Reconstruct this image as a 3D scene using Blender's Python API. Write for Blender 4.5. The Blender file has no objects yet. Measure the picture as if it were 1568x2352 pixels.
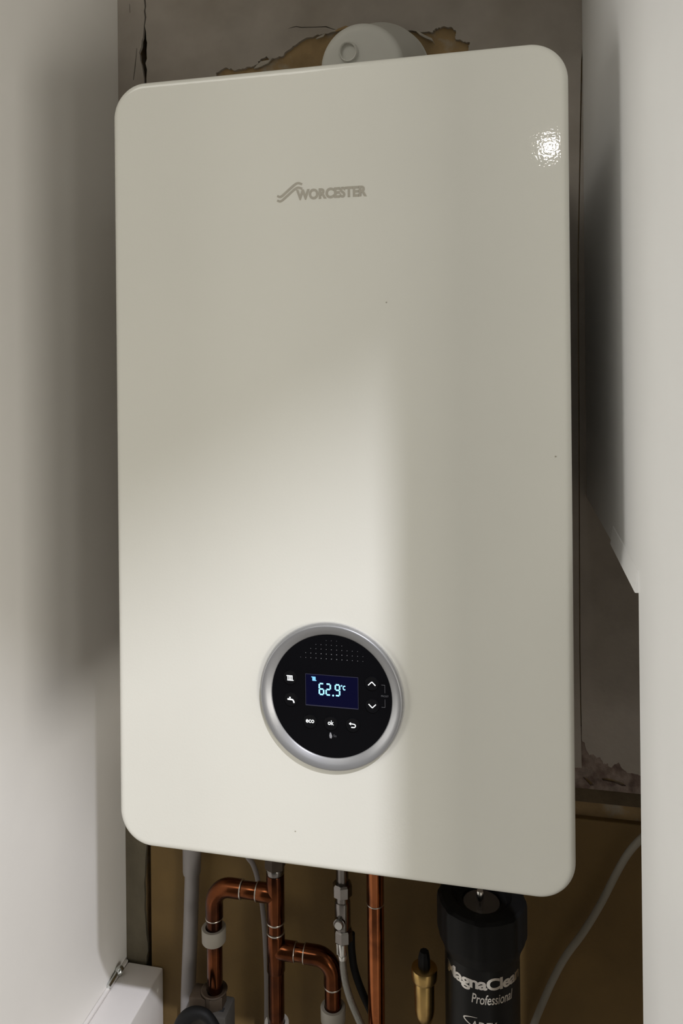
import bpy, bmesh, math, random
from mathutils import Vector, Matrix
from mathutils.geometry import delaunay_2d_cdt

SC = bpy.context.scene
COL = SC.collection
PI = math.pi

# ------------------------------------------------------------------ camera
cam_d = bpy.data.cameras.new('camera')
cam = bpy.data.objects.new('camera', cam_d)
COL.objects.link(cam)
YAW, ROLL = 0.215025, -0.0097378
fw = Vector((-math.sin(YAW), math.cos(YAW), 0))
rt = Vector((math.cos(YAW), math.sin(YAW), 0))
up = Vector((0, 0, 1))
r2 = rt * math.cos(ROLL) + up * math.sin(ROLL)
u2 = up * math.cos(ROLL) - rt * math.sin(ROLL)
m = Matrix(((r2.x, u2.x, -fw.x, 0.149548), (r2.y, u2.y, -fw.y, -0.630959),
            (r2.z, u2.z, -fw.z, 1.576708), (0, 0, 0, 1)))
cam.matrix_world = m
cam_d.sensor_fit = 'VERTICAL'
cam_d.sensor_height = 36.0
cam_d.sensor_width = 24.0
cam_d.lens = 36.0 * 1740 / 2352
cam_d.shift_y = (868.28 - 1176) / 2352
cam_d.clip_start = 0.01
SC.camera = cam

# ------------------------------------------------------------------ world, lamps, exposure
W = bpy.data.worlds.new('room_ambient')
SC.world = W
W.use_nodes = True
bg = W.node_tree.nodes['Background']
bg.inputs[0].default_value = (1.0, 0.97, 0.81, 1)
bg.inputs[1].default_value = 0.08
SC.view_settings.view_transform = 'Standard'
SC.view_settings.look = 'None'
SC.view_settings.exposure = 0.12
SC.view_settings.gamma = 1.0
SC.view_settings.use_curve_mapping = False


def aim(o, target):
    o.rotation_euler = (Vector(target) - o.location).to_track_quat('-Z', 'Y').to_euler()


def area(name, loc, target, w, h, power, color, shape='RECTANGLE'):
    l = bpy.data.lights.new(name, 'AREA')
    l.shape = shape
    l.size = w
    if shape in ('RECTANGLE', 'ELLIPSE'):
        l.size_y = h
    l.energy = power
    l.color = color
    o = bpy.data.objects.new(name, l)
    COL.objects.link(o)
    o.location = loc
    aim(o, target)
    return o


# small bare lamp close above the photographer: only a sparkle on the cover
tl = bpy.data.lights.new('hand_lamp_light', 'POINT')
tl.energy = 0.55
tl.color = (1.0, 0.94, 0.86)
tl.shadow_soft_size = 0.013
to = bpy.data.objects.new('hand_lamp_light', tl)
COL.objects.link(to)
to.location = (0.2205, -0.632, 1.945)
# small ceiling spot, up and to the right, about three metres away
area('ceiling_spot_light', (1.065, -1.83, 3.60), (0.0, 0, 1.4), 0.042, 0.042, 71, (0.90, 0.91, 1.0), 'DISK')
# broad pale light from an unseen source on the left
area('left_broad_light', (-1.90, -1.00, 1.12), (0.24, -0.15, 1.20), 1.0, 1.2, 23, (1.0, 0.98, 0.93))
# weaker light added higher up, to set the right panel's shadow edge
area('high_fill_light', (-0.98, -1.85, 3.20), (0.10, 0.0, 1.45), 1.1, 0.8, 11.5, (1.0, 0.98, 0.92))
# broad fill light added low on the right to lighten the left panel
area('right_fill_light', (1.16, -1.20, 0.98), (-0.36, 0.10, 1.25), 0.75, 0.55, 16.5, (1.0, 0.96, 0.88))

# ------------------------------------------------------------------ helpers


def tag(o, label=None, cat=None, group=None, kind=None):
    if label: o['label'] = label
    if cat: o['category'] = cat
    if group: o['group'] = group
    if kind: o['kind'] = kind
    return o


def link(name, me, mat=None, parent=None):
    o = bpy.data.objects.new(name, me)
    COL.objects.link(o)
    if mat is not None:
        me.materials.clear()
        me.materials.append(mat)
    if parent is not None:
        o.parent = parent
        o.matrix_parent_inverse = parent.matrix_world.inverted()
    return o


def obj(name, bm, mat, parent=None, smooth=35):
    me = bpy.data.meshes.new(name)
    bmesh.ops.recalc_face_normals(bm, faces=bm.faces[:])
    bm.to_mesh(me)
    bm.free()
    if smooth:
        me.polygons.foreach_set('use_smooth', [True] * len(me.polygons))
        me.set_sharp_from_angle(angle=math.radians(smooth))
    return link(name, me, mat, parent)


def thing(name, loc, label, cat, group=None):
    o = bpy.data.objects.new(name, None)
    COL.objects.link(o)
    o.empty_display_size = 0.05
    o.location = loc
    bpy.context.view_layer.update()
    return tag(o, label, cat, group)


def box(bm, lo, hi, bevel=0.0, seg=2):
    t = bmesh.new()
    bmesh.ops.create_cube(t, size=1)
    for v in t.verts:
        v.co = Vector([lo[i] + (v.co[i] + .5) * (hi[i] - lo[i]) for i in range(3)])
    if bevel:
        bmesh.ops.bevel(t, geom=t.edges[:], offset=bevel, segments=seg, affect='EDGES', profile=0.5)
    merge(bm, t)
    return bm


def merge(bm, t):
    me = bpy.data.meshes.new('t')
    t.to_mesh(me)
    t.free()
    bm.from_mesh(me)
    bpy.data.meshes.remove(me)


def frame(axis):
    a = Vector(axis).normalized()
    h = Vector((0, 0, 1)) if abs(a.z) < .9 else Vector((1, 0, 0))
    x = h.cross(a).normalized()
    return x, a.cross(x), a


def lathe(bm, prof, origin, axis=(0, 0, 1), n=40, ripple=None):
    """prof = [(radius, height)...] turned about axis; zero radii close the ends"""
    x, y, a = frame(axis)
    o = Vector(origin)
    rings = []
    for (r, h) in prof:
        if r <= 1e-7:
            rings.append([bm.verts.new(o + a * h)])
        else:
            ring = []
            for k in range(n):
                t = 2 * PI * k / n
                rr = r * (ripple(t, h) if ripple else 1)
                ring.append(bm.verts.new(o + a * h + x * rr * math.cos(t) + y * rr * math.sin(t)))
            rings.append(ring)
    for A, B in zip(rings, rings[1:]):
        for k in range(n):
            k2 = (k + 1) % n
            if len(A) == 1 and len(B) == 1: continue
            if len(A) == 1: bm.faces.new((A[0], B[k], B[k2]))
            elif len(B) == 1: bm.faces.new((A[k], A[k2], B[0]))
            else: bm.faces.new((A[k], A[k2], B[k2], B[k]))
    return bm


def cyl(bm, p0, p1, r, n=28, bev=0.0):
    p0, p1 = Vector(p0), Vector(p1)
    L = (p1 - p0).length
    if bev:
        prof = [(0, 0), (r - bev, 0), (r - bev * .3, bev * .3), (r, bev), (r, L - bev), (r - bev * .3, L - bev * .3), (r - bev, L), (0, L)]
    else:
        prof = [(0, 0), (r, 0), (r, L), (0, L)]
    return lathe(bm, prof, p0, p1 - p0, n)


def catmull(pts, n=8):
    P = [Vector(p) for p in pts]
    P = [P[0] * 2 - P[1]] + P + [P[-1] * 2 - P[-2]]
    out = []
    for i in range(1, len(P) - 2):
        for k in range(n):
            t = k / n
            a, b, c, d = P[i - 1:i + 3]
            out.append(0.5 * ((2 * b) + (c - a) * t + (2 * a - 5 * b + 4 * c - d) * t * t + (3 * b - a - 3 * c + d) * t ** 3))
    out.append(P[-2])
    return out


def tube(bm, pts, r, n=20, caps=True):
    """round bar along pts; r a number or a function of the fraction along"""
    P = [Vector(p) for p in pts]
    prev = None
    rings = []
    for i, p in enumerate(P):
        d = (P[min(i + 1, len(P) - 1)] - P[max(i - 1, 0)]).normalized()
        if prev is None:
            x, y, _ = frame(d)
        else:
            x = (prev - d * prev.dot(d)).normalized()
            y = d.cross(x)
        prev = x
        rr = r(i / (len(P) - 1)) if callable(r) else r
        rings.append([bm.verts.new(p + x * rr * math.cos(2 * PI * k / n) + y * rr * math.sin(2 * PI * k / n)) for k in range(n)])
    for A, B in zip(rings, rings[1:]):
        for k in range(n):
            bm.faces.new((A[k], A[(k + 1) % n], B[(k + 1) % n], B[k]))
    if caps:
        bm.faces.new(rings[0][::-1])
        bm.faces.new(rings[-1])
    return bm


def arc_pts(c, a, b, r, n=10):
    """quarter bend with centre c, from c+a*r to c+b*r"""
    c, a, b = Vector(c), Vector(a), Vector(b)
    return [c + a * r * math.cos(PI / 2 * k / n) + b * r * math.sin(PI / 2 * k / n) for k in range(n + 1)]


def poly_mesh(name, outlines, y0, depth, mat, parent=None):
    """flat sheet in the XZ plane with holes (outlines after the first), front face at y0, thickness depth towards +Y"""
    pts, edges = [], []
    for o in outlines:
        n0, n = len(pts), len(o)
        pts += [Vector(p) for p in o]
        edges += [(n0 + k, n0 + (k + 1) % n) for k in range(n)]
    vs, es, fs, *_ = delaunay_2d_cdt(pts, edges, [], 0, 1e-7)

    def inside(c):
        odd = False
        for o in outlines:
            for k in range(len(o)):
                (xa, za), (xb, zb) = o[k], o[(k + 1) % len(o)]
                if (za > c[1]) != (zb > c[1]) and c[0] < xa + (c[1] - za) / (zb - za) * (xb - xa):
                    odd = not odd
        return odd
    keep = [f for f in fs if inside(sum((vs[i] for i in f), Vector((0, 0))) / len(f))]
    bm = bmesh.new()
    F = [bm.verts.new((v.x, y0, v.y)) for v in vs]
    B = [bm.verts.new((v.x, y0 + depth, v.y)) for v in vs]
    count = {}
    for f in keep:
        bm.faces.new([F[i] for i in f])
        bm.faces.new([B[i] for i in reversed(f)])
        for k in range(len(f)):
            i, j = f[k], f[(k + 1) % len(f)]
            key = (min(i, j), max(i, j))
            count[key] = None if key in count else (i, j)
    for ij in count.values():
        if ij:
            i, j = ij
            bm.faces.new((F[j], F[i], B[i], B[j]))
    bmesh.ops.delete(bm, geom=[v for v in bm.verts if not v.link_faces], context='VERTS')
    return obj(name, bm, mat, parent, 0)


def text_mesh(body, size, bold=0.0, extrude=0.0002, shear=0.0, spacing=1.0, align='CENTER'):
    cu = bpy.data.curves.new('lettering', 'FONT')
    cu.body = body
    cu.size = size
    cu.offset = bold
    cu.extrude = extrude
    cu.shear = shear
    cu.space_character = spacing
    cu.align_x = align
    cu.resolution_u = 4
    tmp = bpy.data.objects.new('lettering', cu)
    COL.objects.link(tmp)
    bpy.context.view_layer.update()
    me = bpy.data.meshes.new_from_object(tmp.evaluated_get(bpy.context.evaluated_depsgraph_get()))
    bpy.data.objects.remove(tmp)
    bpy.data.curves.remove(cu)
    return me


def fit(me, x0, x1, z0, z1, y):
    """lay a text mesh on a plane facing -Y so that it fills x0..x1, z0..z1"""
    xs = [v.co.x for v in me.vertices]; ys = [v.co.y for v in me.vertices]
    a, b, c, d = min(xs), max(xs), min(ys), max(ys)
    for v in me.vertices:
        x, yy, zz = v.co
        v.co = (x0 + (x - a) / (b - a) * (x1 - x0), y - zz, z0 + (yy - c) / (d - c) * (z1 - z0))
    return me


def wrap(me, cx, cy, R, ang, z0, h, width, slant=0.0):
    """bend a text mesh round a vertical cylinder; ang = direction of its middle"""
    bm = bmesh.new()
    bm.from_mesh(me)
    xs = [v.co.x for v in bm.verts]; ys = [v.co.y for v in bm.verts]
    a, b, c, d = min(xs), max(xs), min(ys), max(ys)
    for k in range(1, 60):
        bmesh.ops.bisect_plane(bm, geom=bm.verts[:] + bm.edges[:] + bm.faces[:], plane_co=(a + (b - a) * k / 60, 0, 0), plane_no=(1, 0, 0))
    for v in bm.verts:
        x, yy, zz = v.co
        s = ((x - a) / (b - a) - .5) * width
        t = ang + s / R
        rr = R + 0.0002 + zz
        v.co = (cx + rr * math.sin(t), cy - rr * math.cos(t), z0 + (yy - c) / (d - c) * h + slant * s)
    bm.to_mesh(me)
    bm.free()
    return me


# ------------------------------------------------------------------ materials
def mat(name, color, rough=0.5, metal=0.0, coat=0.0, coat_rough=0.05, spec=0.5, noise=None, bump=None, emit=None, mix=None, rough_noise=None):
    """noise=(scale, amount) brightness mottling; mix=(scale, colour2, low, high) patches of another colour; bump=(scale, distance)"""
    mt = bpy.data.materials.new(name)
    mt.use_nodes = True
    nt = mt.node_tree
    b = nt.nodes['Principled BSDF']
    b.inputs['Base Color'].default_value = (*color, 1)
    b.inputs['Roughness'].default_value = rough
    b.inputs['Metallic'].default_value = metal
    b.inputs['Coat Weight'].default_value = coat
    b.inputs['Coat Roughness'].default_value = coat_rough
    b.inputs['Specular IOR Level'].default_value = spec
    tc = nt.nodes.new('ShaderNodeTexCoord')

    def tex(scale, detail=4, stretch=None):
        n = nt.nodes.new('ShaderNodeTexNoise')
        n.inputs['Scale'].default_value = scale
        n.inputs['Detail'].default_value = detail
        if stretch:
            mp = nt.nodes.new('ShaderNodeMapping')
            mp.inputs['Scale'].default_value = stretch
            nt.links.new(tc.outputs['Object'], mp.inputs['Vector'])
            nt.links.new(mp.outputs[0], n.inputs['Vector'])
        else:
            nt.links.new(tc.outputs['Object'], n.inputs['Vector'])
        return n
    src = None
    if mix:
        n = tex(mix[0], 6, mix[4] if len(mix) > 4 else None)
        rp = nt.nodes.new('ShaderNodeValToRGB')
        rp.color_ramp.elements[0].position = mix[2]
        rp.color_ramp.elements[1].position = mix[3]
        rp.color_ramp.elements[0].color = (*color, 1)
        rp.color_ramp.elements[1].color = (*mix[1], 1)
        nt.links.new(n.outputs['Fac'], rp.inputs['Fac'])
        src = rp.outputs['Color']
    if noise:
        n = tex(noise[0], 5)
        hs = nt.nodes.new('ShaderNodeMapRange')
        hs.inputs['From Min'].default_value = 0.25
        hs.inputs['From Max'].default_value = 0.75
        hs.inputs['To Min'].default_value = 1 - noise[1]
        hs.inputs['To Max'].default_value = 1 + noise[1]
        nt.links.new(n.outputs['Fac'], hs.inputs['Value'])
        vm = nt.nodes.new('ShaderNodeVectorMath')
        vm.operation = 'SCALE'
        if src: nt.links.new(src, vm.inputs[0])
        else: vm.inputs[0].default_value = color
        nt.links.new(hs.outputs[0], vm.inputs['Scale'])
        src = vm.outputs[0]
    if src: nt.links.new(src, b.inputs['Base Color'])
    if rough_noise:
        n = tex(rough_noise[0], 4)
        hs = nt.nodes.new('ShaderNodeMapRange')
        hs.inputs['To Min'].default_value = rough_noise[1]
        hs.inputs['To Max'].default_value = rough_noise[2]
        nt.links.new(n.outputs['Fac'], hs.inputs['Value'])
        nt.links.new(hs.outputs[0], b.inputs['Roughness'])
    if bump:
        n = tex(bump[0], bump[2] if len(bump) > 2 else 3)
        bp = nt.nodes.new('ShaderNodeBump')
        bp.inputs['Strength'].default_value = 1.0
        bp.inputs['Distance'].default_value = bump[1]
        nt.links.new(n.outputs['Fac'], bp.inputs['Height'])
        nt.links.new(bp.outputs[0], b.inputs['Normal'])
        nt.links.new(bp.outputs[0], b.inputs['Coat Normal'])
    if emit:
        b.inputs['Emission Color'].default_value = (*emit[0], 1)
        b.inputs['Emission Strength'].default_value = emit[1]
    return mt


M = {}
M['enamel'] = mat('white_enamel', (.725, .712, .645), .5, 0, 0.6, .035, noise=(9, .012), bump=(430, .000048, 1), spec=.3)
M['casing'] = mat('casing_steel', (.60, .59, .56), .45)
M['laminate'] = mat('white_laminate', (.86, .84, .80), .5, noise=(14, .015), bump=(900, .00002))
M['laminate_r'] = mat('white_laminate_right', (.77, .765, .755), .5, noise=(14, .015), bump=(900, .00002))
M['rail'] = mat('white_rail_paint', (.90, .865, .83), .5, noise=(30, .015))
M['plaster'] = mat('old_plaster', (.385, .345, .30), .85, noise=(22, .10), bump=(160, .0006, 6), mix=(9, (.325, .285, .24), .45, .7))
M['backing'] = mat('ochre_undercoat', (.31, .21, .10), .9, noise=(40, .25), bump=(220, .0012, 6), mix=(35, (.33, .28, .21), .55, .68))
M['board'] = mat('brown_painted_board', (.17, .103, .028), .75, noise=(18, .12), bump=(300, .0003), mix=(6, (.145, .088, .026), .4, .7))
M['rough_plaster'] = mat('broken_plaster_edge', (.26, .205, .175), .95, noise=(90, .35), bump=(120, .004, 8), mix=(60, (.17, .12, .10), .45, .6))
M['ledge'] = mat('dirty_ledge', (.11, .08, .045), .9, noise=(50, .2), bump=(150, .0012, 6))
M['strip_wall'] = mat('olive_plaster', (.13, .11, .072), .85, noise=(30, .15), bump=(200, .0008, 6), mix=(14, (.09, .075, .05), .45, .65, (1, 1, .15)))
M['flake'] = mat('plaster_flake', (.42, .38, .32), .9, noise=(60, .2), bump=(200, .001, 6))
M['flue'] = mat('flue_white_plastic', (.60, .59, .54), .5, noise=(20, .03))
M['silver'] = mat('silver_paint', (.33, .33, .335), .42, .6, noise=(60, .02), bump=(1500, .00002))
M['silver_edge'] = mat('silver_edge', (.62, .61, .58), .35, .4)
M['black_gloss'] = mat('black_gloss', (.004, .004, .005), .07, 0, 0.0, spec=.12)
M['button'] = mat('button_black', (.005, .005, .006), .16, spec=.18)
M['screen'] = mat('lcd_glass', (.003, .003, .008), .10, emit=((.003, .005, .16), .075), spec=.12)
M['bezel_line'] = mat('lcd_bezel', (.035, .035, .06), .2)
M['digit'] = mat('lcd_digit', (.1, .2, .3), .5, emit=((.33, .72, 1.0), 1.15))
M['digit_soft'] = mat('lcd_icon', (.1, .2, .3), .5, emit=((.18, .55, .85), .85))
M['print_white'] = mat('white_print', (.85, .86, .86), .5, emit=((.9, .95, 1.0), .22))
M['print_grey'] = mat('grey_print', (.10, .10, .11), .6)
M['dot'] = mat('dot_grey', (.30, .30, .32), .4)
M['logo'] = mat('pewter_print', (.44, .41, .345), .42, .15)
M['copper'] = mat('copper', (.42, .14, .052), .2, 1.0, noise=(60, .12), rough_noise=(40, .12, .24), mix=(24, (.14, .05, .025), .50, .72))
M['copper_dark'] = mat('tarnished_copper', (.15, .048, .018), .30, 1.0, noise=(60, .2), rough_noise=(40, .10, .26), mix=(22, (.05, .02, .012), .42, .66))
M['solder'] = mat('solder', (.60, .56, .50), .3, 1.0)
M['brass'] = mat('brass', (.56, .38, .14), .27, 1.0, noise=(50, .12), mix=(30, (.33, .20, .08), .52, .75))
M['brass_dark'] = mat('old_brass', (.055, .038, .024), .5, .4, noise=(60, .2))
M['chrome'] = mat('valve_chrome', (.22, .205, .19), .2, 1.0, noise=(60, .1))
M['bright'] = mat('bright_screw', (.72, .72, .69), .28, .9)
M['zinc'] = mat('zinc_bolt', (.66, .68, .66), .2, 1.0)
M['hose'] = mat('braided_steel', (.33, .32, .29), .38, .7, bump=(900, .0006))
M['rubber'] = mat('black_rubber', (.006, .006, .006), .6, spec=.2)
M['filter'] = mat('black_filter_plastic', (.004, .004, .004), .32, spec=.25)
M['filter_cap'] = mat('black_filter_collar', (.005, .005, .005), .5, spec=.2)
M['filter_top'] = mat('filter_recess', (.10, .085, .075), .45)
M['chrome_print'] = mat('chrome_print', (.80, .78, .74), .22, 1.0)
M['pvc'] = mat('white_pvc', (.27, .25, .24), .5, noise=(30, .03))
M['clip'] = mat('clip_plastic', (.31, .285, .24), .55, noise=(40, .04))
M['cable'] = mat('grey_cable', (.29, .265, .215), .6)
M['cable_pale'] = mat('pale_cable', (.29, .26, .245), .55)
M['box_grey'] = mat('grey_housing', (.05, .045, .038), .6, noise=(50, .1))
M['hole'] = mat('dark_hole', (.01, .01, .01), .9)
M['trim'] = mat('room_paint', (.75, .73, .69), .7)
M['floor'] = mat('pale_floor', (.28, .26, .235), .7, noise=(8, .1))

# ------------------------------------------------------------------ the setting
XL, XR, YB, YF = -0.373, 0.2425, 0.33, -0.225
rng = random.Random(4)


def jag(p, q, n, amp, seed):
    """ragged line between two points"""
    g = random.Random(seed)
    out = []
    for k in range(n):
        t = k / n
        out.append((p[0] + (q[0] - p[0]) * t + g.uniform(-amp, amp) * (k > 0), p[1] + (q[1] - p[1]) * t + g.uniform(-amp, amp) * (k > 0)))
    return out


b = bmesh.new(); box(b, (-0.55, 0.3345, 0.0), (-0.3470, 0.42, 2.239)); box(b, (-0.3300, 0.3345, 0.0), (0.62, 0.42, 2.239)); box(b, (-0.55, 0.40, 0.0), (0.62, 0.42, 2.239))
back = tag(obj('wall_back', b, M['backing']), 'ochre undercoat of the alcove wall behind the boiler, under flaking plaster', kind='structure')
# plaster skim with the broken-out patch round the flue
patch = [(-0.229, 1.9893), (-0.2146, 1.9949), (-0.2048, 1.9905), (-0.1937, 1.9906), (-0.1809, 1.9928), (-0.1729, 1.9938),
         (-0.1662, 2.0012), (-0.1583, 2.0045), (-0.1523, 1.9998), (-0.1367, 2.0017), (-0.1288, 2.009), (-0.1097, 2.0202),
         (-0.0902, 2.0249), (-0.0809, 2.0251), (-0.0686, 2.0272), (-0.0477, 2.0289), (-0.02, 2.02), (0.0264, 2.0187), (0.0469, 2.0143),
         (0.0623, 2.0126), (0.0645, 2.0162), (0.0739, 2.0185), (0.0869, 2.0155), (0.0912, 2.009), (0.09, 2.0025),
         (0.0981, 1.9984), (0.1078, 1.9952), (0.1066, 1.9904), (0.10, 1.90), (-0.05, 1.82), (-0.22, 1.90)]
rag = []
g = random.Random(11)
for i in range(len(patch)):
    p, q = patch[i], patch[(i + 1) % len(patch)]
    n = 5 if i < 27 else 1
    for k in range(n):
        t = k / n
        a = .0012 if (k and n > 1) else 0
        rag.append((p[0] + (q[0] - p[0]) * t + g.uniform(-a, a), p[1] + (q[1] - p[1]) * t + g.uniform(-a, a)))
crack = [(-0.1285, 2.0376), (-0.1225, 2.0392), (-0.1166, 2.0399), (-0.110, 2.0380), (-0.1048, 2.0375), (-0.09, 2.0361), (-0.0761, 2.0354), (-0.070, 2.0322), (-0.0632, 2.0296), (-0.0660, 2.0296), (-0.072, 2.0320), (-0.0770, 2.0340), (-0.09, 2.0350), (-0.1048, 2.0363), (-0.110, 2.0366), (-0.1166, 2.0388)]
left_edge = [(-0.3325, 2.239), (-0.3316, 2.12), (-0.3308, 2.099), (-0.3300, 2.090), (-0.3312, 2.084), (-0.3300, 2.075), (-0.3312, 2.068),
             (-0.3322, 2.0633), (-0.3306, 2.055), (-0.3302, 2.045), (-0.3290, 2.040), (-0.3300, 2.030), (-0.3296, 2.018), (-0.3318, 2.012), (-0.3296, 2.0034), (-0.3306, 1.9913), (-0.3310, 1.90), (-0.3310, 1.05)]
joint = [(0.2337, 1.10), (0.2328, 1.1655), (0.2322, 1.2395), (0.2337, 1.5042), (0.2346, 1.7158), (0.241, 1.9584), (0.2453, 1.9951), (0.2457, 2.032), (0.2457, 2.239)]
poly_mesh('plaster_skim', [left_edge + joint, rag, crack], 0.330, 0.0045, M['plaster'], back)
right_edge = [(x + (.0012 if z < 1.8 else .0016), z) for (x, z) in joint[1:]]
skim_bottom = []
pts = [(0.2342, 1.1332), (0.2378, 1.1300), (0.2400, 1.1210), (0.2422, 1.116), (0.2470, 1.1180), (0.2512, 1.1132), (0.2550, 1.1150), (0.2587, 1.1071), (0.2630, 1.1085), (0.2662, 1.1041), (0.2700, 1.1060), (0.2762, 1.1108), (0.2800, 1.1040), (0.286, 1.0993), (0.2949, 1.0987), (0.3032, 1.0959), (0.335, 1.098), (0.43, 1.10)]
for i in range(len(pts) - 1):
    skim_bottom += jag(pts[i], pts[i + 1], 3, .0010, 50 + i)
poly_mesh('plaster_skim', [right_edge[::-1] + skim_bottom + [(0.43, 1.10), (0.43, 2.239)]], 0.330, 0.0045, M['plaster'], back)
# rough broken plaster under it, down to the ledge, with two dark slits
low = jag((0.2325, 1.086), (0.43, 1.082), 40, .0022, 8)
slit1 = [(0.2345, 1.0885), (0.2400, 1.0868), (0.2450, 1.0830), (0.2475, 1.0795), (0.2440, 1.0785), (0.2395, 1.0835)]
slit2 = [(0.2570, 1.0890), (0.2630, 1.0895), (0.2720, 1.0885), (0.2800, 1.0860), (0.2850, 1.0825), (0.2800, 1.0820), (0.2720, 1.0850), (0.2640, 1.0860), (0.2580, 1.0865)]
poly_mesh('broken_plaster', [[(0.10, 1.15)] + [(x, 1.0745) for x in (0.10, .30, .43)] + [(0.43, 1.15)], slit1, slit2], 0.3315, 0.003, M['rough_plaster'], back)
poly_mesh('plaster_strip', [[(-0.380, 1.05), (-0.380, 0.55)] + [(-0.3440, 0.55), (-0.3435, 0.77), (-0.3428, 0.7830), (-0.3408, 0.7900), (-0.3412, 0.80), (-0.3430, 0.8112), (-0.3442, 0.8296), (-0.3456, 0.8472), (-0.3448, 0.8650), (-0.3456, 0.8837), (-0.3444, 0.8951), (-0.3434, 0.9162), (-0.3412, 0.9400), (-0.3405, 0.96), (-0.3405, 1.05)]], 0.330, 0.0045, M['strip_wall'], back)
poly_mesh('plaster_strip', [[(-0.380, 2.239), (-0.3802, 2.12), (-0.3799, 2.06), (-0.3802, 2.0), (-0.3799, 1.95), (-0.3802, 1.88), (-0.3799, 1.5), (-0.380, 1.0502), (-0.3405, 1.0502), (-0.3385, 1.50), (-0.3345, 1.90), (-0.3342, 1.9913), (-0.3362, 2.003), (-0.3375, 2.010), (-0.3395, 2.016), (-0.3400, 2.024), (-0.3412, 2.028), (-0.3380, 2.035), (-0.3370, 2.044), (-0.3352, 2.048), (-0.3338, 2.0633), (-0.3324, 2.075), (-0.3334, 2.084), (-0.3322, 2.090), (-0.3332, 2.099), (-0.3336, 2.12), (-0.3346, 2.239)],
                            [(-0.3552, 2.0975), (-0.3545, 2.0950), (-0.3538, 2.0850), (-0.3543, 2.0830), (-0.3550, 2.0890)],
                            [(-0.3495, 1.9905), (-0.3480, 2.0000), (-0.3462, 2.0120), (-0.3440, 2.0330), (-0.3446, 2.0350), (-0.3468, 2.0180), (-0.3490, 2.0020), (-0.3504, 1.9910)]], 0.330, 0.0045, M['plaster'], back)
# flakes hanging at the patch
poly_mesh('plaster_flake', [[(-0.0639, 2.0275), (-0.0600, 2.0300), (-0.0500, 2.0325), (-0.0460, 2.0310), (-0.0560, 2.0278), (-0.0630, 2.0262)]], 0.3288, 0.0013, M['backing'], back)
poly_mesh('plaster_flake', [[(0.0408, 2.0155), (0.0450, 2.0140), (0.0518, 2.0093), (0.0611, 2.0040), (0.0643, 1.9965), (0.0622, 2.0005), (0.0545, 2.0045), (0.0463, 2.0095)]], 0.3275, 0.003, M['flake'], back)
poly_mesh('plaster_flake', [[(-0.0900, 2.0195), (-0.0800, 2.0215), (-0.0770, 2.0255), (-0.0810, 2.0240), (-0.0880, 2.0215)]], 0.3285, 0.002, M['flake'], back)
poly_mesh('plaster_flake', [[(-0.1660, 1.9985), (-0.1560, 1.9990), (-0.1500, 2.0010), (-0.1560, 1.9950), (-0.1640, 1.9920), (-0.1760, 1.9895), (-0.1720, 1.9935)]], 0.3300, 0.003, M['flake'], back)

# lower board in front, its ledge and the dark recess above
b = bmesh.new(); box(b, (-0.3335, 0.3255, 0.0), (0.43, 0.3344, 1.0405), .0008, 1)
tag(obj('lower_board', b, M['board'], back), 'ochre brown painted lower board')
b = bmesh.new()
for (x0, x1) in ((-0.3335, 0.43),):
    v = [b.verts.new(c) for c in ((x0, .3344, 1.0745), (x1, .3344, 1.0745), (x1, .3262, 1.0615), (x0, .3262, 1.0615), (x0, .3310, 1.0585), (x1, .3310, 1.0585), (x0, .3344, 1.0585), (x1, .3344, 1.0585))]
    b.faces.new((v[0], v[1], v[2], v[3])); b.faces.new((v[3], v[2], v[5], v[4])); b.faces.new((v[4], v[5], v[7], v[6]))
    b.faces.new((v[0], v[3], v[4], v[6])); b.faces.new((v[1], v[7], v[5], v[2]))
obj('mortar_ledge', b, M['ledge'], back, 0)

b = bmesh.new(); box(b, (XL - .018, YF, 0.0), (XL, YB + .004, 2.24), .0006, 1)
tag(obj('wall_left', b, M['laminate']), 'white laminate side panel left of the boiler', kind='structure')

# right side panel, notched at the back below 1.434 m
b = bmesh.new()
NZ0, NZ1, NY0, NY1 = 1.4229, 1.4165, 0.092, -0.0405
prof = [(YF, 0.0), (-0.0475, 0.0), (-0.0445, 0.9), (NY1, NZ1), (NY0, NZ0), (YB - .001, NZ0 + .006), (YB - .001, 2.24), (YF, 2.24)]
A = [b.verts.new((XR, y, z)) for y, z in prof]
B = [b.verts.new((XR + .018, y, z)) for y, z in prof]
b.faces.new(A); b.faces.new(B[::-1])
for i in range(len(prof)):
    j = (i + 1) % len(prof)
    b.faces.new((A[i], B[i], B[j], A[j]))
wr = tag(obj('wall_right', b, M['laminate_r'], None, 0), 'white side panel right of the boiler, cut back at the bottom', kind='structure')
b = bmesh.new()
cs = [(0.0, .0175), (-.0008, .0165), (-.0030, .0012), (-.0027, .0002), (-.0020, 0.0), (0.0, 0.0)]
R1 = [b.verts.new((XR + x, NY0, NZ0 + z)) for x, z in cs]
R2 = [b.verts.new((XR + x, NY1, NZ1 + z)) for x, z in cs]
b.faces.new(R1); b.faces.new(R2[::-1])
for i in range(len(cs)):
    j = (i + 1) % len(cs)
    b.faces.new((R1[i], R2[i], R2[j], R1[j]))
obj('cut_edge_lip', b, M['laminate_r'], wr, 20)
b = bmesh.new(); box(b, (0.43, -0.32, 0), (0.45, 0.42, 2.239))
tag(obj('wall_side', b, M['plaster']), 'plastered side of the alcove beyond the right panel', kind='structure')
b = bmesh.new(); box(b, (-0.60, YF, 2.24), (0.62, 0.42, 2.28))
tag(obj('ceiling', b, M['trim']), 'top of the boiler alcove', kind='structure')
b = bmesh.new(); box(b, (-2.2, -3.6, -0.04), (2.0, 0.42, 0.0))
tag(obj('floor', b, M['floor']), 'pale floor below the boiler', kind='structure')
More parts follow.
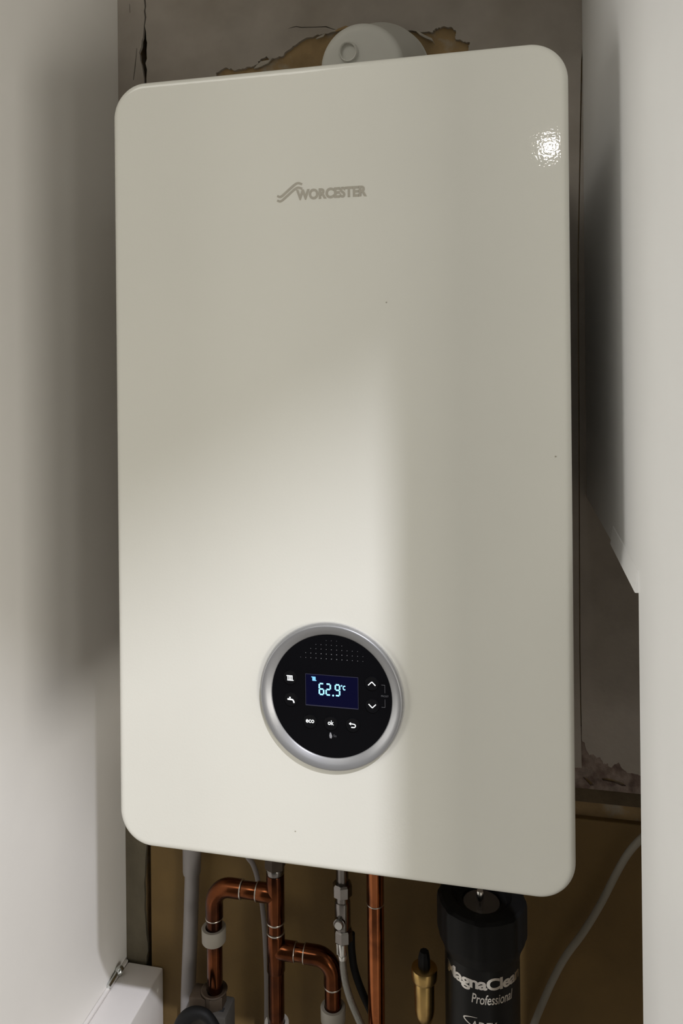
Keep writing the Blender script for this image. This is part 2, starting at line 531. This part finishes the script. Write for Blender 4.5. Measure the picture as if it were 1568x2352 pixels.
# unseen post and sloping board, added to cast the cover's shadow edges
b = bmesh.new(); box(b, (0.494, -0.80, 0.0), (0.550, -0.757, 3.2), .002, 1)
tag(obj('shadow_post', b, M['trim']), 'added post right of the alcove opening, shading the cover', kind='structure')
b = bmesh.new()
zz = lambda x: 3.1325 + (x - .7867) * .525
pr = [(.58, zz(.58)), (1.0, zz(1.0)), (1.0, 3.45), (.58, 3.45)]
A = [b.verts.new((x, -1.4274, z)) for x, z in pr]; B = [b.verts.new((x, -1.45, z)) for x, z in pr]
b.faces.new(A); b.faces.new(B[::-1])
for i in range(4):
    j = (i + 1) % 4
    b.faces.new((A[i], B[i], B[j], A[j]))
tag(obj('shadow_board', b, M['trim'], None, 0), 'added sloping board over the room, shading the upper cover', kind='structure')

# ------------------------------------------------------------------ boiler
PZ, PH, PW = 1.5, 0.69305, 0.40
boiler = thing('boiler', (0, 0.18, PZ - PH / 2), 'white wall-hung boiler with rounded front cover and round black control dial', 'boiler')


def rrect(w, h, r, seg=18):
    out = []
    for cx, cz, a0 in ((w / 2 - r, h / 2 - r, 0), (-w / 2 + r, h / 2 - r, 90), (-w / 2 + r, -h / 2 + r, 180), (w / 2 - r, -h / 2 + r, 270)):
        for k in range(seg + 1):
            a = math.radians(a0 + 90 * k / seg)
            out.append((cx + r * math.cos(a), cz + r * math.sin(a)))
    return out


b = bmesh.new()
rings = []
E = .0058
steps = [(E + .0012, 0.0), (E, 0.0)] + [(E - E * math.sin(math.radians(a)), E - E * math.cos(math.radians(a))) for a in (15, 30, 45, 60, 75, 90)] + [(0, .028), (.003, .030)]
for ins, y in steps:
    rings.append([b.verts.new((x, y, PZ + z)) for x, z in rrect(PW - 2 * ins, PH - 2 * ins, .031 - ins)])
b.faces.new(rings[0])
for A, B in zip(rings, rings[1:]):
    for k in range(len(A)):
        b.faces.new((A[k], A[(k + 1) % len(A)], B[(k + 1) % len(A)], B[k]))
b.faces.new(rings[-1][::-1])
obj('front_cover', b, M['enamel'], boiler, 40)
b = bmesh.new(); box(b, (-.194, .030, PZ - .338), (.194, .3295, PZ + .338), .004, 2)
obj('casing', b, M['casing'], boiler)

# lettering and emblem on the cover
me = fit(text_mesh('WORCESTER', .01, bold=.00048, spacing=1.02), -.0268, .0352, 1.7303, 1.7396, -.0001)
obj_l = link('brand_lettering', me, M['logo'], boiler)


def band(bm, pts, w, y, d=.0003):
    """flat ribbon of width w along XZ points"""
    P = [Vector((p[0], 0, p[1])) for p in pts]
    rows = []
    for i, p in enumerate(P):
        t = (P[min(i + 1, len(P) - 1)] - P[max(i - 1, 0)]).normalized()
        nrm = Vector((-t.z, 0, t.x))
        ww = w(i / (len(P) - 1)) if callable(w) else w
        a = p + nrm * ww / 2; c = p - nrm * ww / 2
        rows.append([bm.verts.new((q.x, yy, q.z)) for q in (a, c) for yy in (y, y - d)])
    for A, B in zip(rows, rows[1:]):
        bm.faces.new((A[1], A[3], B[3], B[1])); bm.faces.new((A[0], B[0], B[2], A[2]))
        bm.faces.new((A[0], A[1], B[1], B[0])); bm.faces.new((A[2], B[2], B[3], A[3]))
    for A in (rows[0], rows[-1]):
        bm.faces.new((A[0], A[2], A[3], A[1]))
    return bm


b = bmesh.new()
for dz in (0.0, -.0039):
    pts = catmull([(-.0437, 0, 1.7352 + dz), (-.0412, 0, 1.7342 + dz), (-.0385, 0, 1.7355 + dz), (-.0330, 0, 1.7400 + dz), (-.0278, 0, 1.7440 + dz), (-.0248, 0, 1.7452 + dz), (-.0214, 0, 1.7440 + dz)], 6)
    band(b, [(p.x, p.z) for p in pts], .0019, 0)
obj('wave_emblem', b, M['logo'], boiler, 0)
for (sx, sz) in ((-.033, 1.185), (.187, 1.512), (.051, 1.64)):
    b = bmesh.new(); lathe(b, [(0, 0.0003), (.0006, .0003), (.0007, 0)], (sx, 0, sz), (0, -1, 0), 8)
    obj('speck', b, M['logo'], boiler)

# control dial
DC = Vector((0, 0, 1.3048))
b = bmesh.new()
lathe(b, [(.0623, -.0005), (.0623, .0030), (.0618, .0044), (.0610, .0050), (.0600, .0051), (.0565, .0034), (.0535, .0016), (.0527, .0010), (.0524, -.0005)], DC, (0, -1, 0), 96)
bez = obj('dial_bezel', b, M['silver'], boiler, 50)
b = bmesh.new()
lathe(b, [(.0635, -.0003), (.0635, .0006), (.0630, .0012), (.0622, .0012), (.0622, -.0003)], DC, (0, -1, 0), 96)
obj('dial_rim', b, M['silver_edge'], bez, 50)
b = bmesh.new()
lathe(b, [(0, .0008), (.050, .0008), (.0526, .0007), (.0526, -.0004)], DC, (0, -1, 0), 96)
face = obj('control_face', b, M['black_gloss'], boiler, 40)
FY = -.0008
SX0, SX1, SZ0, SZ1 = -.0220, .0236, 1.2963, 1.3224
b = bmesh.new(); box(b, (SX0, FY - .0003, SZ0), (SX1, FY + .0004, SZ1), .0002, 1)
obj('display', b, M['screen'], face, 0)
b = bmesh.new()
t = .00035
for lo, hi in (((SX0 - t, SZ1), (SX1 + t, SZ1 + t)), ((SX0 - t, SZ0 - 2.2 * t), (SX1 + t, SZ0)), ((SX0 - t, SZ0), (SX0, SZ1)), ((SX1, SZ0), (SX1 + t, SZ1))):
    box(b, (lo[0], FY - .0006, lo[1]), (hi[0], FY + .0004, hi[1]))
obj('display_frame', b, M['bezel_line'], face, 0)


def segs(bm, x0, x1, z0, z1, which, w, y, d=.00015):
    zm = (z0 + z1) / 2
    g_ = w * .32
    S = {'a': ((x0 + g_, z1), (x1 - g_, z1)), 'd': ((x0 + g_, z0), (x1 - g_, z0)), 'g': ((x0 + g_, zm), (x1 - g_, zm)),
         'f': ((x0, zm + g_), (x0, z1 - g_)), 'b': ((x1, zm + g_), (x1, z1 - g_)), 'e': ((x0, z0 + g_), (x0, zm - g_)), 'c': ((x1, z0 + g_), (x1, zm - g_))}
    for k in which:
        band(bm, [S[k][0], S[k][1]], w, y, d)


DY = FY - .0003
b = bmesh.new(); segs(b, -.0101, -.0063, 1.3059, 1.3151, 'acdefg', .00125, DY); obj('display_digit', b, M['digit'], face, 0)
b = bmesh.new(); segs(b, -.0041, -.0004, 1.3059, 1.3151, 'abdeg', .00125, DY); obj('display_digit', b, M['digit'], face, 0)
b = bmesh.new(); segs(b, .0040, .0077, 1.3059, 1.3151, 'abcdfg', .00125, DY); obj('display_digit', b, M['digit'], face, 0)
b = bmesh.new(); lathe(b, [(0, .0002), (.0008, .0002), (.0008, 0)], (.0020, DY, 1.3057), (0, -1, 0), 14); obj('display_point', b, M['digit'], face, 0)
b = bmesh.new()
band(b, [(.0095 + .00045 * math.cos(a * PI / 6), 1.3146 + .00045 * math.sin(a * PI / 6)) for a in range(13)], .0004, DY)
band(b, [(.0119 + .0011 * math.cos(math.radians(a)), 1.3129 + .0016 * math.sin(math.radians(a))) for a in range(50, 311, 20)], .0008, DY)
obj('degree_mark', b, M['digit'], face, 0)
b = bmesh.new()
box(b, (-.0162, DY - .0002, 1.3176), (-.0133, DY, 1.3199))
band(b, [(-.0170, 1.3203), (-.0134, 1.3203)], .0006, DY)
band(b, [(-.0161, 1.3174), (-.0126, 1.3174)], .0006, DY)
obj('display_icon', b, M['digit_soft'], face, 0)

BT = {'radiator': (-.0360, 1.3183), 'tap': (-.0354, 1.2996), 'up': (.0357, 1.3186), 'down': (.0359, 1.2997),
      'eco': (-.0185, 1.2820), 'ok': (-.0002, 1.2818), 'return': (.0188, 1.2820)}
for k, (x, z) in BT.items():
    b = bmesh.new()
    lathe(b, [(0, .0006), (.0040, .00065), (.0052, .0010), (.0057, .0010), (.0061, .0003), (.0061, -.0002)], (x, FY, z), (0, -1, 0), 40)
    obj('button', b, M['button'], face, 40)
IY = FY - .0008
b = bmesh.new(); x, z = BT['radiator']
for k in range(4):
    band(b, [(x - .0019 + .0013 * k, z - .0020), (x - .0019 + .0013 * k, z + .0018)], .0007, IY)
band(b, [(x - .0031, z + .0017), (x + .0022, z + .0017)], .0007, IY)
band(b, [(x - .0024, z - .0021), (x + .0032, z - .0021)], .0006, IY)
obj('radiator_symbol', b, M['print_white'], face, 0)
b = bmesh.new(); x, z = BT['tap']
box(b, (x - .0014, IY - .0002, z + .0010), (x - .0001, IY, z + .0022))
band(b, [(x - .0030, z + .0002), (x + .0006, z + .0000)], .0013, IY)
p = catmull([(x + .0004, 0, z + .0001), (x + .0017, 0, z - .0003), (x + .0026, 0, z - .0016), (x + .0028, 0, z - .0028)], 5)
band(b, [(q.x, q.z) for q in p], .0011, IY)
obj('tap_symbol', b, M['print_white'], face, 0)
for k, s in (('up', 1), ('down', -1)):
    b = bmesh.new(); x, z = BT[k]
    band(b, [(x - .0031, z - .0015 * s), (x, z + .0015 * s)], .0008, IY)
    band(b, [(x, z + .0015 * s), (x + .0031, z - .0015 * s)], .0008, IY)
    obj('arrow_symbol', b, M['print_white'], face, 0)
for k, x0, x1, z0, z1 in (('eco', -.0037, .0037, -.0012, .0017), ('ok', -.0026, .0026, -.0013, .0026)):
    x, z = BT[k]
    link('button_lettering', fit(text_mesh(k, .005, bold=.0001, extrude=.0001), x + x0, x + x1, z + z0, z + z1, IY), M['print_white'], face)
b = bmesh.new(); x, z = BT['return']
p = [(x - .0016, z + .0012), (x + .0011, z + .0010)] + [(x + .0011 + .0014 * math.sin(math.radians(a)), z - .0004 + .0014 * math.cos(math.radians(a))) for a in range(20, 181, 20)] + [(x - .0012, z - .0018)]
band(b, p, .0008, IY)
band(b, [(x - .0030, z + .0012), (x - .0014, z + .0012)], lambda t: .0004 + .0022 * t, IY)
obj('return_symbol', b, M['print_white'], face, 0)
# printed bracket with its word, small hold mark, dot pattern
b = bmesh.new()
band(b, [(.0437, 1.3178), (.0467, 1.3178)], .00028, FY); band(b, [(.0467, 1.3178), (.0467, 1.3112)], .00028, FY)
band(b, [(.0467, 1.3058), (.0467, 1.2991)], .00028, FY); band(b, [(.0437, 1.2991), (.0467, 1.2991)], .00028, FY)
obj('printed_bracket', b, M['print_grey'], face, 0)
link('small_lettering', fit(text_mesh('FROST', .002, extrude=.00005), .0434, .0498, 1.3077, 1.3092, FY), M['print_grey'], face)
b = bmesh.new()
p = catmull([(-.0008, 0, 1.2738), (-.0006, 0, 1.2715), (-.0004, 0, 1.2700), (-.0007, 0, 1.2690)], 4)
band(b, [(q.x, q.z) for q in p], lambda t: .0007 + .0016 * math.sin(min(1, t * 1.3) * PI * .8), FY)
obj('hold_symbol', b, M['dot'], face, 0)
link('small_lettering', fit(text_mesh('5s', .002, extrude=.00005), .0018, .0044, 1.2702, 1.2722, FY), M['print_grey'], face)
b = bmesh.new()
rows = [(1.3366, -6, 6, .00034), (1.3406, -5, 6, .00034), (1.3446, -4, 5, .00026), (1.3484, -3, 2, .00022), (1.3522, -1, 1, .00016)]
for z, k0, k1, r in rows:
    for k in range(k0, k1 + 1):
        edge = 1 - .45 * (abs(k) / 6) ** 2
        lathe(b, [(0, .0002), (r * edge, .0002), (r * edge, 0)], (.0008 + k * .00455, FY, z), (0, -1, 0), 8)
tag(obj('dot_pattern', b, M['dot'], face, 0), 'rows of tiny pale dots', kind='stuff')

# ------------------------------------------------------------------ flue above the boiler
flue = thing('flue_elbow', (-.016, .25, PZ + .338), 'off-white plastic flue elbow above the boiler, going into the wall', 'flue')
b = bmesh.new()
fo = Vector((-.0120, .228, 1.9330))
ax = Vector((.0047, .1025, .0302))
L = ax.length
lathe(b, [(0, 0), (.040, .0003), (.0458, .0022), (.0488, .0068), (.0496, .013), (.0500, L * .45), (.0515, L * .6), (.0570, L * .8), (.0640, L)], fo, ax, 64)
obj('flue_duct', b, M['flue'], flue, 40)
b = bmesh.new()
lathe(b, [(.0655, 0), (.0655, .003), (.062, .0062), (.0505, .0070), (.0505, 0)], (-.0073, .3308, 1.9632), (0, -1, 0), 64)
obj('wall_collar', b, M['flue'], flue, 40)
b = bmesh.new()
tp = fo + Vector((-.0128, .0006, .0206))
lathe(b, [(.0148, -.002), (.0146, .0030), (.0136, .0042), (.0115, .0044), (.0110, .0085), (.0102, .0100), (.0090, .0092), (.0080, .0010), (0, .0010)], tp, (-ax.x, -ax.y, -ax.z), 40)
obj('test_cap', b, M['flue'], flue, 40)
b = bmesh.new()
cyl(b, (-.012, .275, PZ + .3385), (-.012, .275, 1.935), .0485, 48)
obj('flue_riser', b, M['flue'], flue, 40)

# ------------------------------------------------------------------ copper pipework
PY = .25
Z = Vector((0, 0, 1))
Xp = Vector((1, 0, 0))


def piece(name, parent, mt, *cyls, n=28, bev=.0006):
    b = bmesh.new()
    for p0, p1, r in cyls:
        cyl(b, p0, p1, r, n, bev)
    return obj(name, b, mt, parent)


ax_ = -.1313
pa = thing('copper_pipe', (ax_, PY, .70), 'dark copper pipe with tees and elbows branching both sides under the boiler', 'pipe')
piece('riser', pa, M['copper_dark'], ((ax_, PY, .70), (ax_, PY, .9905), .0098))
piece('compression_nut', pa, M['brass_dark'], ((ax_, PY, .9835), (ax_, PY, 1.164), .0128), n=6)
piece('threaded_collar', pa, M['chrome'], ((ax_, PY, .9765), (ax_, PY, .9835), .0112))
piece('tee', pa, M['copper_dark'], ((ax_, PY, .918), (ax_, PY, .976), .0110), ((ax_ - .0225, PY, .9505), (ax_, PY, .9505), .0110))
piece('solder_ring', pa, M['solder'], ((ax_, PY, .9165), (ax_, PY, .9187), .0112))
piece('solder_ring', pa, M['solder'], ((ax_, PY, .9040), (ax_, PY, .9060), .0112))
piece('solder_ring', pa, M['solder'], ((ax_ - .0238, PY, .9505), (ax_ - .0222, PY, .9505), .0112))
piece('tee', pa, M['copper_dark'], ((ax_, PY, .858), (ax_, PY, .904), .0110), ((ax_, PY, .8838), (ax_ + .0245, PY, .8838), .0108))
piece('solder_ring', pa, M['solder'], ((ax_ + .0240, PY, .8838), (ax_ + .0252, PY, .8838), .0110))
# left branch
xl = -.2105
piece('branch_pipe', pa, M['copper_dark'], ((xl + .03, PY, .9505), (ax_ - .015, PY, .9505), .0097))
b = bmesh.new()
tube(b, [(xl + .036, PY, .9505)] + arc_pts((xl + .022, PY, .9285), (0, 0, 1), (-1, 0, 0), .022, 10) + [(xl, PY, .912)], .0109, 28)
obj('elbow', b, M['copper_dark'], pa)
piece('solder_ring', pa, M['solder'], ((xl + .0352, PY, .9505), (xl + .0370, PY, .9505), .0111))
piece('solder_ring', pa, M['solder'], ((xl, PY, .9105), (xl, PY, .9122), .0111))
piece('drop_pipe', pa, M['copper_dark'], ((xl, PY, .814), (xl, PY, .913), .0097))
# right branch
xr_ = -.0607
piece('branch_pipe', pa, M['copper_dark'], ((ax_ + .02, PY, .8838), (xr_ - .02, PY, .8838), .0097))
b = bmesh.new()
tube(b, [(xr_ - .034, PY, .8838)] + arc_pts((xr_ - .020, PY, .8638), (0, 0, 1), (1, 0, 0), .020, 10) + [(xr_, PY, .852)], .0109, 28)
obj('elbow', b, M['copper_dark'], pa)
piece('solder_ring', pa, M['solder'], ((xr_ - .0350, PY, .8838), (xr_ - .0335, PY, .8838), .0111))
piece('solder_ring', pa, M['solder'], ((xr_, PY, .8500), (xr_, PY, .8522), .0110))
piece('drop_pipe', pa, M['copper_dark'], ((xr_, PY, .70), (xr_, PY, .853), .0098))

xb = -.0080
pb = thing('copper_pipe', (xb, PY, .70), 'single straight bright copper pipe right of the braided hose', 'pipe')
piece('pipe_length', pb, M['copper'], ((xb, PY, .70), (xb, PY, .963), .0100))
piece('pipe_end', pb, M['copper'], ((xb - .0002, PY, .9575), (xb - .0002, PY, 1.164), .0104))
piece('solder_ring', pb, M['solder'], ((xb - .0002, PY, .9560), (xb - .0002, PY, .9576), .0105))

# white plastic pipe clips


def clip(x, z, label):
    c = thing('pipe_clip', (x, PY + .03, z - .009), label, 'pipe clip', 'white pipe clips under the boiler')
    b = bmesh.new()
    lathe(b, [(.0104, -.0085), (.0140, -.0088), (.0147, -.0078), (.0150, .0078), (.0143, .0088), (.0104, .0085), (.0104, -.0085)], (x, PY, z), (0, 0, 1), 36)
    obj('clip_ring', b, M['clip'], c, 40)


clip(xl - .0008, .8905, 'white plastic clip ring on the elbowed left branch of the copper pipe')
clip(xr_, .8175, 'white plastic clip ring on the right drop pipe below the braided hose valve')
clip(ax_, .7868, 'white plastic clip ring at the bottom of the middle copper riser')

# old brass fitting at the foot of the left branch, with grey housing and black lead under it
ft = thing('brass_fitting', (xl, PY, .79), 'old hexagonal brass fitting at the foot of the left copper branch', 'pipe fitting')
piece('hex_nut', ft, M['brass_dark'], ((xl - .001, PY, .7985), (xl - .001, PY, .8195), .0150), n=6)
b = bmesh.new(); lathe(b, [(.0100, 0), (.0118, .0005), (.0165, .0042), (.0150, .0050), (.0100, .0035), (.0100, 0)], (xl - .001, PY, .8175), (0, 0, 1), 24)
obj('fitting_lip', b, M['brass_dark'], ft)
b = bmesh.new(); box(b, (xl - .030, PY - .012, .8000), (xl - .008, PY + .012, .8170), .002, 2)
obj('side_boss', b, M['brass_dark'], ft)
hb = thing('housing_box', (-.2115, .262, .60), 'grey plastic housing under the old brass fitting, half hidden at the bottom', 'box')
b = bmesh.new(); box(b, (-.2395, .232, .600), (-.1900, .266, .8040), .003, 2)
obj('housing_body', b, M['box_grey'], hb)
b = bmesh.new(); box(b, (-.2070, .240, .8038), (-.1960, .246, .8046), .0005, 1)
obj('housing_slot', b, M['hole'], hb)
b = bmesh.new()
tube(b, catmull([(-.2440, .219, .782), (-.2400, .216, .8000), (-.2320, .214, .8135), (-.2205, .214, .8205), (-.2085, .214, .8200), (-.1990, .2145, .8100), (-.1930, .216, .7960), (-.1880, .218, .775), (-.186, .219, .74)], 8), lambda t: .0105 - .0042 * min(1, t * 2.2), 18)
lead = tag(obj('cable', b, M['rubber']), 'thick black lead looping over the grey housing at the bottom', 'cable')

# ------------------------------------------------------------------ isolating valve and braided hose
xv = -.0484
vl = thing('isolating_valve', (xv, PY, .905), 'chrome isolating valve with bright screw slot above the braided hose', 'valve')
piece('inlet_tail', vl, M['chrome'], ((xv + .0005, PY, .972), (xv + .0005, PY, 1.164), .0075))
b = bmesh.new()
lathe(b, [(0, 0), (.0098, 0), (.0118, .0015), (.0118, .0135), (.0100, .0155), (0, .0155)], (xv + .0005, PY, .9605), (0, 0, 1), 8)
obj('upper_nut', b, M['chrome'], vl, 30)
b = bmesh.new()
lathe(b, [(0, 0), (.0088, 0), (.0095, .002), (.0095, .0300), (.0092, .0330), (.0080, .0340), (.0080, .0400), (0, .0400)], (xv + .0006, PY, .9210), (0, 0, 1), 32)
obj('valve_body', b, M['chrome'], vl, 30)
b = bmesh.new()
lathe(b, [(0, 0), (.0102, 0), (.0112, .0015), (.0112, .0130), (.0098, .0150), (0, .0150)], (xv + .0012, PY, .9070), (0, 0, 1), 8)
obj('lower_nut', b, M['chrome'], vl, 30)
b = bmesh.new()
lathe(b, [(.0068, -.003), (.0068, .0028), (.0060, .0032), (.0054, .0028), (.0054, -.003)], (xv - .0012, PY - .0092, .9335), (0, -1, 0), 30)
obj('screw_boss', b, M['chrome'], vl, 40)
b = bmesh.new()
lathe(b, [(0, .0058), (.0044, .0056), (.0050, .0048), (.0050, -.003)], (xv - .0014, PY - .0092, .9335), (0, -1, 0), 30)
obj('valve_screw', b, M['bright'], vl, 40)

hs = thing('braided_hose', (-.018, PY, .80), 'thin braided steel hose curving down from the isolating valve', 'hose')
hp = [(-.0472, PY - .006, .8935), (-.0462, PY - .007, .8790), (-.0436, PY - .008, .8640), (-.0380, PY - .010, .8480), (-.0300, PY - .012, .8320), (-.0195, PY - .014, .8130), (-.006, PY - .017, .790), (.006, PY - .018, .765), (.014, PY - .016, .73)]
b = bmesh.new(); tube(b, catmull(hp, 8), .0042, 14)
obj('braid', b, M['hose'], hs)
b = bmesh.new(); cyl(b, (-.0478, PY - .0055, .9075), (-.0470, PY - .006, .8935), .0046, 20, .0006); cyl(b, (-.0471, PY - .006, .8945), (-.0468, PY - .006, .8895), .0055, 20, .0006)
obj('ferrule', b, M['bright'], hs)
b = bmesh.new(); cyl(b, (-.0538, PY - .004, .9090), (-.0536, PY - .004, .8920), .0013, 10, .0003)
obj('retaining_pin', b, M['bright'], hs)
b = bmesh.new()  # black tube put in for the hose's shadow
hp2 = [(-.0400, PY + .002, .908), (-.0398, PY + .002, .890), (-.0372, PY + .001, .868), (-.0310, PY - .001, .848), (-.0215, PY - .002, .827), (-.0105, PY - .0045, .806)]
tube(b, catmull([(x, PY + .0115, z) for x, y, z in hp2] + [(.002, PY + .02, .78), (.012, PY + .02, .74)], 8), .0045, 14)
tag(obj('shadow_tube', b, M['rubber']), 'black tube standing for the dark shadow close behind the braided hose', 'tube')

# ------------------------------------------------------------------ waste pipe and cables
wp = thing('waste_pipe', (-.268, .30, .70), 'off-white plastic condensate pipe, furthest left below the boiler', 'pipe')
b = bmesh.new()
tube(b, [(-.2612, .300, .93), (-.2645, .300, .85), (-.2685, .300, .77), (-.2705, .300, .70)], .0096, 28)
obj('pipe_length', b, M['pvc'], wp)
b = bmesh.new()
lathe(b, [(.0096, .0), (.0112, .0006), (.0117, .004), (.0120, .03), (.0122, .24)], (-.2618, .300, .9265), (.013, 0, 1), 28)
obj('pipe_socket', b, M['pvc'], wp)
b = bmesh.new()
tube(b, catmull([(-.196, .309, .975), (-.1882, .309, .9536), (-.1806, .309, .9440), (-.1752, .309, .930), (-.1716, .309, .9108), (-.1684, .309, .8945), (-.1655, .309, .864), (-.1640, .309, .8307), (-.1632, .309, .7972), (-.1636, .309, .7453), (-.165, .309, .70)], 6), .0033, 12)
tag(obj('cable', b, M['cable_pale']), 'thin pale grey cable hanging behind the middle copper riser', 'cable')
b = bmesh.new()
tube(b, catmull([(.345, .311, 1.075), (.322, .309, 1.062), (.3075, .307, 1.0460), (.2930, .3065, 1.0305), (.2810, .306, 1.0140), (.2690, .306, .9910), (.2515, .306, .9535), (.2318, .306, .9175), (.2116, .306, .8862), (.1964, .306, .8555), (.1838, .306, .8248), (.1735, .306, .7975), (.160, .306, .76), (.152, .306, .70)], 8), .0042, 14)
tag(obj('cable', b, M['cable']), 'grey cable sweeping down the brown board right of the black filter', 'cable')

# ------------------------------------------------------------------ brass air vent
vx, vy = .0524, .22
av = thing('air_vent', (vx, vy, .84), 'brass automatic air vent with black cap beside the black filter', 'air vent')
b = bmesh.new()
lathe(b, [(0, .0), (.0055, 0), (.0066, .004), (.0066, .008), (.0082, .0095), (.0105, .0170), (.0113, .024), (.0113, .0530), (.0108, .0545), (.0108, .056)], (vx, vy, .8445), (0, 0, 1), 40)
obj('vent_body', b, M['brass'], av, 40)
b = bmesh.new()
lathe(b, [(.0108, 0), (.0136, .0010), (.0147, .0040), (.0147, .0120), (.0141, .0140), (.0105, .0152), (0, .0152)], (vx, vy, .8990), (0, 0, 1), 40)
obj('vent_head', b, M['brass'], av, 40)
b = bmesh.new()
lathe(b, [(0, 0), (.0066, 0), (.0064, .010), (.0050, .0165), (.0046, .0172), (0, .0172)], (vx, vy, .9142), (0, 0, 1), 18, ripple=lambda t, h: 1 + .05 * math.cos(9 * t))
obj('vent_cap', b, M['rubber'], av, 30)
piece('vent_tail', av, M['brass'], ((vx, vy, .70), (vx, vy, .8450), .0060))

# ------------------------------------------------------------------ black magnetic filter
fx, fy = .1164, .222
mf = thing('magnetic_filter', (fx, fy, .70), 'black cylindrical pipe filter with silver lettering, under the boiler right end', 'filter')
b = bmesh.new()
lathe(b, [(0, 0), (.0409, 0), (.0409, .2500), (.0409, .254)], (fx, fy, .70), (0, 0, 1), 72)
obj('filter_body', b, M['filter'], mf, 40)
b = bmesh.new()


def lobes(t, h):
    k = max(0.0, math.cos(8 * t)) ** 3
    return 1 + .030 * k * (0.2 if h < .012 else 1)


lathe(b, [(.0408, 0), (.0424, .001), (.0430, .0040), (.0474, .0135), (.0478, .0170), (.0478, .0480), (.0470, .0520), (.0440, .0545), (.0330, .0552), (.0300, .0520), (.0270, .0490), (.0215, .0482), (.0208, .0455), (0, .0455)], (fx, fy, .9480), (0, 0, 1), 128, ripple=lambda t, h: lobes(t, h) if h < .0525 else 1)
obj('filter_collar', b, M['filter_cap'], mf, 30)
b = bmesh.new(); lathe(b, [(0, .0012), (.0196, .0010), (.0202, 0)], (fx, fy, .9936), (0, 0, 1), 48)
obj('top_plate', b, M['filter_top'], mf)
b = bmesh.new(); lathe(b, [(0, 0), (.0034, 0), (.0034, .0095), (.0040, .0105), (.0040, .0190), (.0034, .0200), (0, .0200)], (fx - .0010, fy - .012, .9946), (0, 0, 1), 20)
obj('bleed_screw', b, M['chrome_print'], mf)
CA = math.radians(4)
link('filter_lettering', wrap(text_mesh('MagnaClean', .02, bold=.00065, extrude=.0001, spacing=.92), fx, fy, .0409, math.radians(5), .9250, .0165, .0960), M['chrome_print'], mf)
link('filter_lettering', wrap(text_mesh('Professional', .02, bold=.0002, extrude=.0001, shear=.2), fx, fy, .0409, math.radians(19), .9135, .0105, .0470), M['chrome_print'], mf)
link('filter_lettering', wrap(text_mesh('ADEY', .02, bold=.0003, extrude=.0001, shear=.18), fx, fy, .0409, math.radians(4), .8860, .0086, .0285), M['chrome_print'], mf)


def wrap_band(pts, w):
    b = bmesh.new()
    P = catmull([(p[0], 0, p[1]) for p in pts], 8)
    rows = []
    for i, p in enumerate(P):
        t = (P[min(i + 1, len(P) - 1)] - P[max(i - 1, 0)]).normalized()
        nn = Vector((-t.z, 0, t.x)) * w(i / (len(P) - 1)) / 2
        rr = []
        for q in (p + nn, p - nn):
            a = q.x / .0409
            rr.append(b.verts.new((fx + .0412 * math.sin(a), fy - .0412 * math.cos(a), q.z)))
        rows.append(rr)
    for A, B in zip(rows, rows[1:]):
        b.faces.new((A[0], A[1], B[1], B[0]))
    return b


obj('logo_swoosh', wrap_band([(-.0040, .8985), (-.0120, .8975), (-.0188, .8945), (-.0150, .8910), (-.0075, .8885), (.000, .8868)], lambda t: .0003 + .0011 * math.sin(PI * t)), M['chrome_print'], mf, 0)
obj('logo_swoosh', wrap_band([(-.0180, .8855), (-.0080, .8800), (.006, .8775), (.020, .8790)], lambda t: .0003 + .0012 * math.sin(PI * t)), M['chrome_print'], mf, 0)

# ------------------------------------------------------------------ white rail with its bolt, low on the left panel
rl = thing('support_rail', (XL, .17, .62), 'white rail with rounded end fixed low on the left panel', 'rail')
b = bmesh.new()
box(b, (XL + .0052, -.02, .62), (-.316, .3250, .7754), .0022, 3)
obj('rail_body', b, M['rail'], rl, 40)
b = bmesh.new(); box(b, (XL + .0002, -.02, .62), (XL + .0045, .3260, .7775), .0008, 2)
obj('rail_back_flange', b, M['rail'], rl, 40)
b = bmesh.new(); lathe(b, [(0, .0004), (.0022, .0004), (.0028, 0)], (-.3160, .309, .757), (1, 0, 0), 16)
obj('screw_cap', b, M['laminate'], rl, 40)
bo = thing('bolt', (XL + .006, .285, .776), 'shiny zinc bolt on the end of the white rail, against the left panel', 'bolt')
d = Vector((0, -1, 0))
b = bmesh.new(); cyl(b, (XL + .0036, .300, .7815), (XL + .0036, .2745, .7790), .0030, 20, .0008)
obj('bolt_shank', b, M['zinc'], bo)
b = bmesh.new(); lathe(b, [(0, .0050), (.0030, .0045), (.0052, .0026), (.0060, .0004), (.0060, -.0006), (0, -.0006)], (XL + .0056, .300, .7820), (.25, -.75, .6), 28)
obj('bolt_head', b, M['zinc'], bo)

print('objects', len(SC.objects))
